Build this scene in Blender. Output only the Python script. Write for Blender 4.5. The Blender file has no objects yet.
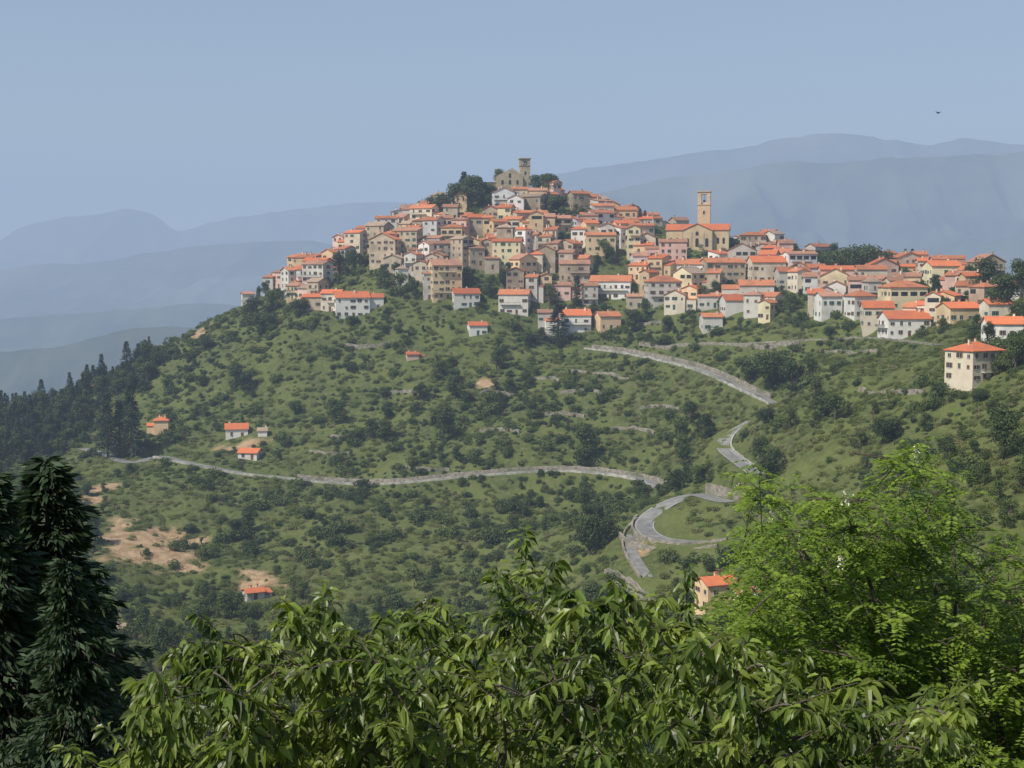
import bpy, math, random
import numpy as np
from mathutils import Vector, Matrix
random.seed(7); rng=np.random.default_rng(7)
F=1407.0; PITCH=math.atan((384-270)/F)
cp,sp=math.cos(PITCH),math.sin(PITCH)
def raydir(u,v):
    x=u-512.0; y=F; z=-(v-384.0)
    Y=y*cp+z*sp; Z=-y*sp+z*cp
    return x/Y, Z/Y
def W(u,v,d):
    a,b=raydir(u,v); return (a*d,d,b*d)
def project(X,Y,Z):
    yc=Y*cp-Z*sp; zc=Y*sp+Z*cp
    yc=np.maximum(yc,0.01)
    return 512+F*X/yc, 384-F*zc/yc
def hsh(ix,iy,s):
    n=(ix.astype(np.int64)*374761393+iy.astype(np.int64)*668265263+s*974634777)&0x7fffffff
    n=((n^(n>>13))*1274126177)&0x7fffffff
    return ((n^(n>>16))&0xffff)/65535.0
def vn(x,y,s=0):
    x=np.asarray(x,float);y=np.asarray(y,float)
    ix=np.floor(x);iy=np.floor(y);fx=x-ix;fy=y-iy
    fx=fx*fx*(3-2*fx);fy=fy*fy*(3-2*fy)
    a=hsh(ix,iy,s);b=hsh(ix+1,iy,s);c=hsh(ix,iy+1,s);d=hsh(ix+1,iy+1,s)
    return (a*(1-fx)+b*fx)*(1-fy)+(c*(1-fx)+d*fx)*fy
def fbm(x,y,s=0,o=4):
    t=0;a=.5;n=0
    for i in range(o):
        t=t+a*vn(x*2**i,y*2**i,s+i);n+=a;a*=.5
    return t/n
def ridged(x,y,s=0,o=5):
    t=0;a=.5;n=0
    for i in range(o):
        t=t+a*(1-abs(2*vn(x*2**i+i*7.3,y*2**i,s+i)-1));n+=a;a*=.5
    return t/n
# ------------------------------------------------ materials
def newmat(name):
    m=bpy.data.materials.new(name);m.use_nodes=True
    nt=m.node_tree;nt.nodes.clear()
    out=nt.nodes.new('ShaderNodeOutputMaterial')
    return m,nt,out
def mix(nt,fac,a,b,mode='MIX'):
    n=nt.nodes.new('ShaderNodeMix');n.data_type='RGBA';n.blend_type=mode
    for s,val in ((0,fac),(6,a),(7,b)):
        if isinstance(val,bpy.types.NodeSocket): nt.links.new(val,n.inputs[s])
        else: n.inputs[s].default_value=val if s==0 else (*val,1)
    return n.outputs[2]
def noise(nt,scale,coord='Object',detail=3,rough=.6):
    n=nt.nodes.new('ShaderNodeTexNoise');n.inputs['Scale'].default_value=scale
    n.inputs['Detail'].default_value=detail;n.inputs['Roughness'].default_value=rough
    if coord=='World':
        g=nt.nodes.new('ShaderNodeNewGeometry');nt.links.new(g.outputs['Position'],n.inputs['Vector'])
    else:
        tc=nt.nodes.new('ShaderNodeTexCoord');nt.links.new(tc.outputs[coord],n.inputs['Vector'])
    return n.outputs[0]
def ramp(nt,s,p0,p1):
    r=nt.nodes.new('ShaderNodeMapRange');r.inputs[1].default_value=p0;r.inputs[2].default_value=p1
    nt.links.new(s,r.inputs[0]);return r.outputs[0]
def foliage(name,dark,mid,light,trans=.25,wscale=.03,rough=.65,isl=(.6,1.3),odd=None):
    m,nt,out=newmat(name)
    oi=nt.nodes.new('ShaderNodeObjectInfo');g=nt.nodes.new('ShaderNodeNewGeometry')
    c=mix(nt,oi.outputs['Random'],dark,mid)
    c=mix(nt,ramp(nt,noise(nt,wscale,'World',2),.42,.62),c,light)
    if odd: c=mix(nt,ramp(nt,oi.outputs['Random'],.84,.9),c,odd)
    c2=mix(nt,g.outputs['Random Per Island'],(isl[0],)*3,(isl[1],isl[1],isl[1]*.93))
    c=mix(nt,1.0,c,c2,'MULTIPLY')
    p=nt.nodes.new('ShaderNodeBsdfPrincipled');p.inputs['Roughness'].default_value=rough
    p.inputs['Specular IOR Level'].default_value=.3
    t=nt.nodes.new('ShaderNodeBsdfTranslucent');ms=nt.nodes.new('ShaderNodeMixShader');ms.inputs[0].default_value=trans
    nt.links.new(c,p.inputs['Base Color'])
    tcn=mix(nt,1.0,c,(1.6,1.6,.6),'MULTIPLY');nt.links.new(tcn,t.inputs[0])
    nt.links.new(p.outputs[0],ms.inputs[1]);nt.links.new(t.outputs[0],ms.inputs[2]);nt.links.new(ms.outputs[0],out.inputs[0])
    return m
def surf(name,c1,c2,scale=1.0,rough=.85,bump=.0,coord='World',objvar=0.0,c3=None):
    m,nt,out=newmat(name)
    nz=noise(nt,scale,coord,4)
    c=mix(nt,ramp(nt,nz,.35,.65),c1,c2)
    if c3: c=mix(nt,ramp(nt,noise(nt,scale*.17,coord,3),.5,.7),c,c3)
    if objvar:
        oi=nt.nodes.new('ShaderNodeObjectInfo')
        c=mix(nt,1.0,c,mix(nt,oi.outputs['Random'],(1-objvar,)*3,(1+objvar,)*3),'MULTIPLY')
    p=nt.nodes.new('ShaderNodeBsdfPrincipled');p.inputs['Roughness'].default_value=rough;p.inputs['Specular IOR Level'].default_value=.25
    nt.links.new(c,p.inputs['Base Color'])
    if bump:
        b=nt.nodes.new('ShaderNodeBump');b.inputs['Strength'].default_value=bump;b.inputs['Distance'].default_value=.3
        nt.links.new(noise(nt,scale*3,coord,4),b.inputs['Height']);nt.links.new(b.outputs[0],p.inputs['Normal'])
    nt.links.new(p.outputs[0],out.inputs[0]);return m
M={}
M['bark']=surf('bark',(.07,.055,.04),(.14,.12,.095),6,coord='Object',bump=.5)
M['road']=surf('asphalt',(.17,.165,.155),(.27,.26,.235),.4,c3=(.14,.138,.13))
M['line']=surf('road_paint',(.5,.5,.48),(.6,.6,.58),2)
M['drystone']=surf('dry_stone',(.19,.165,.13),(.40,.35,.28),.9,bump=.8,c3=(.13,.14,.08))
M['parapet']=surf('parapet_stone',(.26,.245,.215),(.54,.51,.44),.5,bump=.4,c3=(.2,.2,.16))
M['glass_and_shade']=surf('dark_window_and_shade',(.02,.022,.026),(.05,.055,.06),.8,rough=.2)
M['trim']=surf('trim',(.5,.47,.42),(.6,.57,.52),1)
M['shG']=surf('shutter_green',(.05,.11,.07),(.07,.13,.09),1)
M['shB']=surf('shutter_brown',(.13,.07,.04),(.18,.1,.06),1)
M['iron']=surf('iron',(.04,.04,.04),(.06,.06,.06),3,rough=.5)
walls=[((.62,.53,.39),(.70,.61,.47)),((.75,.71,.63),(.83,.79,.72)),((.40,.32,.22),(.52,.42,.30)),((.33,.27,.19),(.46,.38,.27)),
((.68,.47,.27),(.76,.55,.34)),((.70,.45,.36),(.77,.54,.45)),((.53,.49,.42),(.63,.59,.52)),((.58,.43,.25),(.68,.52,.32)),((.47,.38,.28),(.58,.49,.37)),((.72,.62,.38),(.80,.70,.46)),((.66,.65,.61),(.75,.74,.71))]
WM=[surf('stucco_%d'%i,a,b,.45,objvar=.18,bump=.15,c3=tuple(.70*x for x in a)) for i,(a,b) in enumerate(walls)]
def roofmat(name,a,b,c):
    m=surf(name,a,b,1.1,objvar=.25,c3=c)
    nt=m.node_tree;p=[n for n in nt.nodes if n.type=='BSDF_PRINCIPLED'][0]
    tc=nt.nodes.new('ShaderNodeTexCoord');w=nt.nodes.new('ShaderNodeTexWave');w.inputs['Scale'].default_value=1.6;w.inputs['Distortion'].default_value=.6
    w.bands_direction='DIAGONAL'
    nt.links.new(tc.outputs['Object'],w.inputs[0]);b=nt.nodes.new('ShaderNodeBump');b.inputs['Strength'].default_value=.6;b.inputs['Distance'].default_value=.08
    nt.links.new(w.outputs['Fac'],b.inputs['Height']);nt.links.new(b.outputs[0],p.inputs['Normal']);return m
RM=[roofmat('terracotta_a',(.46,.16,.075),(.56,.22,.105),(.34,.14,.08)),roofmat('terracotta_b',(.38,.18,.11),(.48,.25,.155),(.29,.17,.12)),
    roofmat('terracotta_c',(.56,.15,.06),(.62,.19,.08),(.46,.15,.08)),roofmat('old_tile',(.33,.23,.16),(.44,.32,.22),(.27,.21,.16))]
M['fern']=foliage('fern_foliage',(.10,.13,.032),(.135,.165,.038),(.18,.20,.052),.25,.018,isl=(.7,1.25),odd=(.2,.19,.08))
M['shrub']=foliage('shrub_foliage',(.055,.08,.024),(.10,.13,.034),(.12,.15,.044),.22,.02)
M['tree']=foliage('tree_foliage',(.034,.056,.02),(.065,.092,.026),(.08,.11,.032),.2,.03)
M['conifer']=foliage('conifer_foliage',(.022,.042,.02),(.036,.06,.026),(.042,.068,.03),.1,.05,isl=(.5,1.5))
M['cherry']=foliage('cherry_leaf',(.085,.125,.026),(.10,.145,.03),(.18,.225,.048),.42,1.1,rough=.36,isl=(.35,1.6))
M['locust']=foliage('locust_leaf',(.11,.175,.026),(.14,.215,.034),(.22,.30,.05),.45,.8,rough=.5,isl=(.6,1.3))
M['petal']=surf('blossom',(.6,.58,.42),(.75,.72,.6),4)
# ------------------------------------------------ mesh helpers
def obj(name,verts,faces,mats,mi=None,parent=None,link=True,smooth=False):
    me=bpy.data.meshes.new(name);me.from_pydata([tuple(v) for v in verts] if not isinstance(verts,np.ndarray) else verts.tolist(),[],faces if isinstance(faces,list) else faces.tolist())
    for m in mats: me.materials.append(m)
    if mi is not None: me.polygons.foreach_set('material_index',np.array(mi,dtype=np.int32))
    if smooth: me.polygons.foreach_set('use_smooth',np.ones(len(me.polygons),dtype=bool))
    me.update();o=bpy.data.objects.new(name,me)
    if link: bpy.context.scene.collection.objects.link(o)
    if parent: o.parent=parent
    return o
# ------------------------------------------------ terrain
ridge=[(0,425,670),(60,402,672),(100,384,675),(130,366,680),(165,348,690),(200,330,700),(245,306,712),(300,286,722),(345,262,733),(392,236,742),(435,216,752),(485,198,760),(525,190,765),(560,202,765),(600,216,762),(640,228,760),(700,240,752),(760,253,740),(830,264,720),(900,273,700),(960,284,680),(1024,291,660)]
low=[(320,322,640),(400,325,632),(480,334,620),(560,338,620),(620,337,615),(700,330,600),(800,324,570),(900,341,500),(985,386,400),(270,318,668),
(200,400,615),(320,400,595),(450,400,575),(600,400,555),(700,398,530),(770,404,500),(60,430,610),(140,420,615),
(85,450,575),(130,464,548),(230,473,540),(300,479,530),(380,484,520),(470,478,515),(560,471,510),(620,476,500),(660,487,480),
(0,480,540),(60,500,505),(150,540,480),(350,540,478),(500,540,465),(600,540,440),(80,570,440),(200,600,440),(400,600,425),(550,600,415),
(640,522,425),(690,498,440),(740,508,425),(690,545,405),(735,540,400),(625,532,418),(632,580,385),(720,608,350),
(735,430,490),(742,462,460),(800,400,470),(850,370,480),(930,390,420),(860,430,420),(800,450,425),(760,480,425),(1024,400,370),(960,450,360),(1024,460,320),(850,520,350),(960,540,290),(780,560,370),
(550,650,370),(400,660,365),(250,660,365),(120,650,370),(20,640,380),(200,720,320)]
P=[W(*a) for a in ridge+low]
for a in ridge[::2]:
    x,y,z=W(*a);P.append((x*1.05,y+140,z-70));P.append((x*1.1,y+340,z-190))
P+=[(-420,640,-125),(-650,600,-210),(-420,420,-150),(-450,150,-110),(430,640,-5),(650,600,-20),(400,350,-8),(260,200,-22),(330,50,0),(650,200,10),
(0,0,-9),(-60,0,-11),(60,0,-8),(0,25,-19),(0,60,-36),(-60,60,-38),(60,60,-28),(0,140,-72),(-80,150,-82),(90,150,-50),(0,240,-98),(-100,250,-102),(150,240,-45),(-200,60,-60),(0,-150,10),(-300,-150,0),(300,-150,20)]
P=np.array(P)
S=300.0
def U(r2): return np.where(r2>1e-12,r2*np.log(r2+1e-12)*.5,0)
xy=P[:,:2]/S;n=len(P)
K=U(((xy[:,None]-xy[None])**2).sum(-1))+np.eye(n)*2e-4
Q=np.hstack([np.ones((n,1)),xy]);A=np.block([[K,Q],[Q.T,np.zeros((3,3))]])
sol=np.linalg.solve(A,np.concatenate([P[:,2],np.zeros(3)]))
def Hraw(X,Y):
    X=np.asarray(X,float);Y=np.asarray(Y,float);sh=X.shape;x=X.ravel()/S;y=Y.ravel()/S
    z=sol[n]+sol[n+1]*x+sol[n+2]*y
    for i in range(n): z=z+sol[i]*U((x-xy[i,0])**2+(y-xy[i,1])**2)
    z=z.reshape(sh)
    d=np.maximum(np.maximum(np.abs(X)-420,0),np.maximum(Y-1000,0)+np.maximum(-60-Y,0))
    w=np.clip(d/500,0,1);w=w*w*(3-2*w)
    far=-330+140*(fbm(X/900,Y/900,5)-.5)
    z=z*(1-w)+far*w
    g=np.clip(Y/200,0,1)
    z=z+g*(9.5*(fbm(X/38,Y/38,11)-.5)+2.5*(fbm(X/9,Y/9,12,3)-.5))
    return z
GS=2.5;gx=np.arange(-500,500+.1,GS);gy=np.arange(-60,1100+.1,GS)
GX,GY=np.meshgrid(gx,gy);GH=Hraw(GX,GY)
def H(X,Y):
    X=np.asarray(X,float);Y=np.asarray(Y,float)
    fx=np.clip((X-gx[0])/GS,0,len(gx)-1.001);fy=np.clip((Y-gy[0])/GS,0,len(gy)-1.001)
    i=fx.astype(int);j=fy.astype(int);a=fx-i;b=fy-j
    return (GH[j,i]*(1-a)+GH[j,i+1]*a)*(1-b)+(GH[j+1,i]*(1-a)+GH[j+1,i+1]*a)*b
ds=np.arange(60,1000,1.0)
def cast(u,v,dmin=60,tries=40):
    for k in range(tries):
        a,b=raydir(u,v);d=ds[ds>=dmin];h=H(a*d,d);hit=np.nonzero(b*d<=h)[0]
        if len(hit) and hit[0]>0: dd=d[hit[0]]-.5;return np.array((a*dd,dd,float(H(a*dd,dd))))
        v+=2
    return None
def smoothline(pts,step=2.0):
    p=np.array(pts);out=[]
    pp=np.vstack([2*p[0]-p[1],p,2*p[-1]-p[-2]])
    for i in range(1,len(pp)-2):
        a,b,c,d=pp[i-1:i+3];L=np.linalg.norm((c-b)[:2]);k=max(2,int(L/step))
        for t in np.arange(k)/k:
            out.append(.5*((2*b)+(-a+c)*t+(2*a-5*b+4*c-d)*t*t+(-a+3*b-3*c+d)*t**3))
    out.append(p[-1]);return np.array(out)
roads={}
def mkroad(key,px,width,sm=7):
    pts=[cast(u,v,250) for u,v in px]
    L=smoothline(pts)
    for c in (0,1,2):
        z=L[:,c].copy();s_=sm if c==2 else 3;k=np.ones(s_*2+1)/(s_*2+1);zp=np.pad(z,s_,'reflect',reflect_type='odd');L[:,c]=np.convolve(zp,k,'valid')
    roads[key]=(L,width)
mkroad('r1',[(82,449),(105,454),(125,463),(137,467),(146,461),(156,454),(175,460),(215,468),(240,474),(290,478),(340,484),(400,483),(450,478),(520,473),(560,470),(600,473),(640,479),(662,488)],4.6)
mkroad('r2',[(752,500),(728,503),(708,496),(690,494),(672,502),(655,511),(644,521),(647,533),(665,541),(695,544),(736,538)],6.0,3)
mkroad('r3',[(748,422),(735,430),(721,440),(724,451),(736,460),(756,474)],5.0,4)
mkroad('r4',[(588,349),(620,352),(660,360),(700,370),(735,385),(775,404)],4.0)
mkroad('r5',[(644,521),(634,528),(630,545),(636,560),(648,578)],3.2,3)
mkroad('r6',[(688,345),(740,344),(800,341),(870,338),(940,345)],3.6)
allroad=np.vstack([r[0] for r in roads.values()]);allw=np.concatenate([np.full(len(r[0]),r[1]) for r in roads.values()])
def roaddist(X,Y):
    X=np.asarray(X,float).ravel();Y=np.asarray(Y,float).ravel();best=np.full(len(X),1e9);bi=np.zeros(len(X),int)
    for s in range(0,len(X),20000):
        d=np.hypot(X[s:s+20000,None]-allroad[None,:,0],Y[s:s+20000,None]-allroad[None,:,1])
        j=d.argmin(1);best[s:s+20000]=d[np.arange(len(j)),j];bi[s:s+20000]=j
    return best,bi
x0,x1,y0,y1=allroad[:,0].min()-25,allroad[:,0].max()+25,allroad[:,1].min()-25,allroad[:,1].max()+25
mask=(GX>x0)&(GX<x1)&(GY>y0)&(GY<y1)
d,bi=roaddist(GX[mask],GY[mask]);hw=allw[bi]*.5+1.5
w=np.clip(1-(d-hw)/5,0,1);w=w*w*(3-2*w)
h=GH[mask];GH[mask]=h*(1-w)+allroad[bi,2]*w
dirts=[]
for u,v,du,dv in [(145,540,50,14),(172,556,30,20),(130,552,30,12),(200,332,8,6),(262,584,22,7),(103,487,14,5),(248,572,18,5),(640,548,8,8),(240,446,28,4),(487,383,9,3),(92,500,14,5)]:
    c=cast(u,v,250);a=cast(u,v+dv,250);ry=max(abs(c[1]-a[1]),3)
    dirts.append((c[0],c[1],du/F*c[1],ry))
def dirtf(X,Y):
    t=np.zeros(np.shape(X))
    for cx,cy,rx,ry in dirts:
        r=np.hypot((X-cx)/rx,(Y-cy)/ry)+2.2*(fbm(X/6,Y/6,31)-.5)
        t=np.maximum(t,np.clip((1.0-r)/.25,0,1))
    return t
def grow(a,b,lim,s0):
    o=[];x=b;s=s0
    while x<lim: s*=1.22;x+=s;o.append(x)
    return o
hi=grow(0,gx[-1],16000,GS);lo=[-t for t in hi][::-1]
ax=np.array(lo+list(gx)+hi)
hy=grow(0,gy[-1],16000,GS);ly=[gy[0]-(t-gx[-1]) for t in grow(0,gx[-1],6000,GS)][::-1]
ay=np.array(ly+list(gy)+hy)
AX,AY=np.meshgrid(ax,ay);AH=Hraw(AX,AY);AH[len(ly):len(ly)+len(gy),len(lo):len(lo)+len(gx)]=GH
nx,ny=len(ax),len(ay)
V=np.stack([AX.ravel(),AY.ravel(),AH.ravel()],1)
ii=(np.arange(ny-1)[:,None]*nx+np.arange(nx-1)[None]).ravel()
Fc=np.stack([ii,ii+1,ii+nx+1,ii+nx],1)
m,nt,out=newmat('hillside_ground')
g1=mix(nt,ramp(nt,noise(nt,.05,'World',5,.7),.4,.6),(.07,.09,.026),(.12,.145,.038))
g1=mix(nt,ramp(nt,noise(nt,.5,'World',4,.7),.45,.7),g1,(.16,.16,.065))
at=nt.nodes.new('ShaderNodeAttribute');at.attribute_name='dirt'
e=mix(nt,ramp(nt,noise(nt,.25,'World',6,.7),.38,.62),(.30,.19,.10),(.52,.37,.22))
c=mix(nt,at.outputs['Fac'],g1,e)
p=nt.nodes.new('ShaderNodeBsdfPrincipled');p.inputs['Roughness'].default_value=.95;p.inputs['Specular IOR Level'].default_value=.1
b=nt.nodes.new('ShaderNodeBump');b.inputs['Distance'].default_value=1.0;b.inputs['Strength'].default_value=.8
nt.links.new(noise(nt,.6,'World',5,.75),b.inputs['Height']);nt.links.new(b.outputs[0],p.inputs['Normal'])
nt.links.new(c,p.inputs['Base Color']);nt.links.new(p.outputs[0],out.inputs[0])
ter=obj('ground_terrain',V,Fc,[m],smooth=True)
att=ter.data.attributes.new('dirt','FLOAT','POINT');att.data.foreach_set('value',dirtf(V[:,0],V[:,1]).astype(np.float32))
# ------------------------------------------------ roads
def tang(L):
    t=np.gradient(L[:,:2],axis=0);t/=np.linalg.norm(t,axis=1)[:,None]+1e-9;return t
def strip(name,L,o0,o1,dz,mat,skirt=0):
    t=tang(L);nrm=np.stack([t[:,1],-t[:,0]],1);v=[];f=[]
    for i in range(len(L)):
        a=L[i,:2]+nrm[i]*o0;b=L[i,:2]+nrm[i]*o1
        v+=[(a[0],a[1],L[i,2]+dz),(b[0],b[1],L[i,2]+dz)]
    for i in range(len(L)-1): f.append((2*i,2*i+1,2*i+3,2*i+2))
    return obj(name,v,f,[mat])
def wallalong(name,L,off,th,top,bot,mat,i0=0,i1=None,rag=.12):
    L=L[i0:i1];t=tang(L);nrm=np.stack([t[:,1],-t[:,0]],1);v=[];f=[]
    for i in range(len(L)):
        tj=top+.12*math.sin(i*1.7)+random.uniform(-rag,rag)
        for o,z in ((off,-bot),(off,tj),(off+th,tj),(off+th,-bot)):
            a=L[i,:2]+nrm[i]*o;v.append((a[0],a[1],L[i,2]+z))
    for i in range(len(L)-1):
        for k in range(4):
            k2=(k+1)%4;f.append((4*i+k,4*i+k2,4*i+4+k2,4*i+4+k))
    f+=[(0,1,2,3),(len(v)-1,len(v)-2,len(v)-3,len(v)-4)]
    return obj(name,v,f,[mat])
for ki,(k,(L,wd)) in enumerate(roads.items()):
    r=strip('hillside_road',L,-wd/2,wd/2,.14+.004*ki,M['road'])
    if k in('r1','r2','r3','r4'):
        e=strip('edge_line',L,-wd/2+.3,-wd/2+.42,.146+.004*ki,M['line']);e.parent=r
        e=strip('edge_line',L,wd/2-.42,wd/2-.3,.146+.004*ki,M['line']);e.parent=r
L1,_=roads['r1']
wallalong('roadside_parapet_wall',L1,2.5,.5,.75,2.8,M['parapet'],30,None,.2)
wallalong('stone_retaining_wall',L1,-3.3,.5,1.5,.5,M['drystone'],60,150)
L4,_=roads['r4'];wallalong('roadside_parapet_wall',L4,2.3,.4,.8,1.8,M['parapet'],0,None,.2);wallalong('stone_retaining_wall',L4,-3.0,.6,1.8,.5,M['drystone'],0,60)
L6,_=roads['r6'];wallalong('stone_retaining_wall',L6,2.2,.5,.6,3.0,M['drystone'])
L2,_=roads['r2'];wallalong('stone_retaining_wall',L2,3.5,.7,.6,4.5,M['drystone'],int(len(L2)*.5))
# terrain drops right below the hairpin wall: carve handled by wall height
wallalong('stone_retaining_wall',L2,3.7,.7,3.4,.5,M['drystone'],0,int(len(L2)*.3))
wallalong('terrace_wall',L2,8.0,.7,5.0,-1,M['drystone'],0,int(len(L2)*.22))
wallalong('terrace_wall',L2,7.5,.7,-.6,6,M['drystone'],int(len(L2)*.62))
L3,_=roads['r3'];wallalong('roadside_parapet_wall',L3,-3.0,.4,.8,3,M['parapet'])
L5,_=roads['r5'];wallalong('stone_retaining_wall',L5,2.1,.5,1.0,2.5,M['drystone'])
for px in [[(400,468),(425,470),(450,469)],[(560,392),(585,391),(606,394)],[(480,394),(495,392),(515,396)],[(310,452),(325,454),(350,455)],[(700,345),(760,347),(800,345)],[(606,572),(630,582),(656,600)],[(612,585),(640,598),(660,612)],[(480,432),(500,430),(520,433)],[(330,436),(350,438),(375,436)],[(570,372),(600,374),(630,380)],[(720,585),(750,590),(775,600)],[(640,345),(660,347),(690,346)],[(820,352),(850,353),(880,352)],[(620,322),(640,324),(665,323)],[(530,380),(545,379),(560,381)],[(640,408),(660,407),(680,410)],[(545,415),(565,414),(585,417)],[(380,395),(400,393),(425,395)],[(345,345),(365,346),(390,344)],[(860,390),(890,393),(925,392)],[(610,430),(630,429),(655,433)]]:
    L=smoothline([cast(u,v,250) for u,v in px]);L[:,2]=H(L[:,0],L[:,1]);wallalong('terrace_wall',L,0,.6,1.0,1.5,M['drystone'],0,None,.35)
# ------------------------------------------------ foliage prototypes
def tube(path,rad,seg=6):
    path=np.array(path,float);v=[];f=[]
    for i in range(len(path)):
        t=path[min(i+1,len(path)-1)]-path[max(i-1,0)];t=t/(np.linalg.norm(t)+1e-9)
        a=np.cross(t,(0,0,1) if abs(t[2])<.9 else (1,0,0));a/=np.linalg.norm(a);b=np.cross(t,a)
        for k in range(seg):
            an=2*math.pi*k/seg;v.append(path[i]+rad[i]*(a*math.cos(an)+b*math.sin(an)))
    for i in range(len(path)-1):
        for k in range(seg):
            k2=(k+1)%seg;f.append([i*seg+k,i*seg+k2,(i+1)*seg+k2,(i+1)*seg+k])
    return v,f
class MB:
    def __init__(s): s.v=[];s.f=[];s.m=[]
    def add(s,v,f,m=0):
        o=len(s.v);s.v+= [tuple(x) for x in v];s.f+=[tuple(i+o for i in q) for q in f];s.m+=[m]*len(f)
def quads(mb,pos,nrm,size,m,asp=1.0,r=rng):
    k=len(pos);nrm=nrm/(np.linalg.norm(nrm,axis=1)[:,None]+1e-9)
    a=np.cross(nrm,r.normal(size=(k,3)));a/=np.linalg.norm(a,axis=1)[:,None]+1e-9;b=np.cross(nrm,a)
    s=size[:,None];V=np.stack([pos-a*s*.5,pos-b*s*.32*asp+nrm*s*.1,pos+a*s*.5,pos+b*s*.32*asp-nrm*s*.1],1).reshape(-1,3)
    o=len(mb.v);mb.v+=V.tolist();mb.f+=[(o+4*i,o+4*i+1,o+4*i+2,o+4*i+3) for i in range(k)];mb.m+=[m]*k
def crown(mb,lobes,per,leaf,m,seed):
    r=np.random.default_rng(seed)
    for (c,rad,sq) in lobes:
        k=int(per*rad*rad)
        d=r.normal(size=(k,3));d/=np.linalg.norm(d,axis=1)[:,None]
        rr=rad*(r.uniform(.62,1.12,k))[:,None]
        d2=d*np.array([1,1,sq]);pos=np.array(c)+d2*rr
        quads(mb,pos,d+r.normal(size=(k,3))*.55+np.array([0,0,.3]),r.uniform(.6,1.3,k)*leaf,m,1,r)
def broadleaf(seed,fol,h=8.0,wid=3.2,leaf=.42,per=85,nl=16):
    r=random.Random(seed);mb=MB()
    v,f=tube([(0,0,-1),(0.1,0,h*.25),(r.uniform(-.3,.3),r.uniform(-.3,.3),h*.6)],[.28,.2,.1]);mb.add(v,f,1)
    lobes=[]
    for i in range(nl):
        z=r.uniform(.2,.92);rad=wid*(1-abs(z-.45)*1.1)*r.uniform(.3,1);an=r.uniform(0,6.28)
        c=(rad*math.cos(an)*.75,rad*math.sin(an)*.75,z*h);lobes.append((c,r.uniform(.75,1.5)*wid/3.2,.8))
        v,f=tube([(0,0,h*.25),(c[0]*.5,c[1]*.5,c[2]*.8),c],[.12,.07,.03],4);mb.add(v,f,1)
    crown(mb,lobes,per,leaf,0,seed);return obj('deciduous_tree_shape',mb.v,mb.f,[fol,M['bark']],mb.m,link=False)
def shrub(seed,fol,h=1.0,wid=1.3,leaf=.26,per=150,nl=6):
    r=random.Random(seed);mb=MB();lobes=[]
    for i in range(nl):
        an=r.uniform(0,6.28);q=r.uniform(0,wid*.7);lobes.append(((q*math.cos(an),q*math.sin(an),h*r.uniform(.2,.65)),r.uniform(.4,.8)*wid/1.3,.75))
    crown(mb,lobes,per,leaf,0,seed);return obj('shrub_shape',mb.v,mb.f,[fol],mb.m,link=False)
def conifer(seed,fol,h=12.0,wid=2.6,wh=26,br=9,tw=14,tl=.6,droop=.35,shape=.9,name='conifer_shape',irr=.0,low=.08):
    r=np.random.default_rng(seed);mb=MB()
    v,f=tube([(0,0,-1.5),(0,0,h*.5),(0,0,h*.97)],[h*.022,h*.013,.02]);mb.add(v,f,1)
    for i in range(wh):
        t=(i+.5)/wh;z=h*(low+(.98-low)*t);R=wid*(1-t)**shape*r.uniform(.75,1.15)*(1+irr*math.sin(i*.9+seed))+.12
        for k in range(br):
            an=r.uniform(0,6.28);L=R*r.uniform(.6-irr*.5,1.15);dx,dy=math.cos(an),math.sin(an)
            s=r.uniform(0.05,1,tw)**.7;zz=z+r.uniform(-.3,.3)-droop*L*s+.16*L*s**3
            side=r.normal(size=tw)*.16*L*(1-s*.5)
            pos=np.stack([dx*L*s-dy*side,dy*L*s+dx*side,zz+r.normal(size=tw)*.05],1)
            dr=np.stack([np.full(tw,dx)+r.normal(size=tw)*.5,np.full(tw,dy)+r.normal(size=tw)*.5,r.uniform(-1.1,.1,tw)],1)
            dr/=np.linalg.norm(dr,axis=1)[:,None]
            b=np.cross(dr,r.normal(size=(tw,3)));b/=np.linalg.norm(b,axis=1)[:,None]
            l=tl*r.uniform(.5,1.2,tw)[:,None]
            V=np.stack([pos,pos+dr*l*.5+b*l*.13,pos+dr*l,pos+dr*l*.5-b*l*.13],1).reshape(-1,3)
            o=len(mb.v);mb.v+=V.tolist();mb.f+=[(o+4*q,o+4*q+1,o+4*q+2,o+4*q+3) for q in range(tw)];mb.m+=[0]*tw
            if L>1.2:
                v,f=tube([(0,0,z),(dx*L*.5,dy*L*.5,z-droop*L*.5),(dx*L,dy*L,z-droop*L*.9)],[.05,.03,.01],3);mb.add(v,f,1)
    return obj(name,mb.v,mb.f,[fol,M['bark']],mb.m,link=False)
trees=[broadleaf(s,M['tree'],8,3.2+.3*(s%3)) for s in range(4)]
lighttrees=[broadleaf(20+s,M['shrub'],7,3.0) for s in range(3)]
ferns=[shrub(40+s,M['fern'],.8,1.5) for s in range(4)]
shrubs=[shrub(60+s,M['shrub'],1.7,1.6,.3,120,8) for s in range(4)]
darkshrubs=[shrub(70+s,M['tree'],2.0,1.6,.3,120,8) for s in range(3)]
conifers=[conifer(80+s,M['conifer'],wid=2.9,irr=.15) for s in range(3)]
cypress=conifer(90,M['conifer'],10,1.1,30,9,10,.5,-.3,.5)
def collection(name,obs):
    c=bpy.data.collections.new(name)
    for o in obs: c.objects.link(o)
    return c
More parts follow.
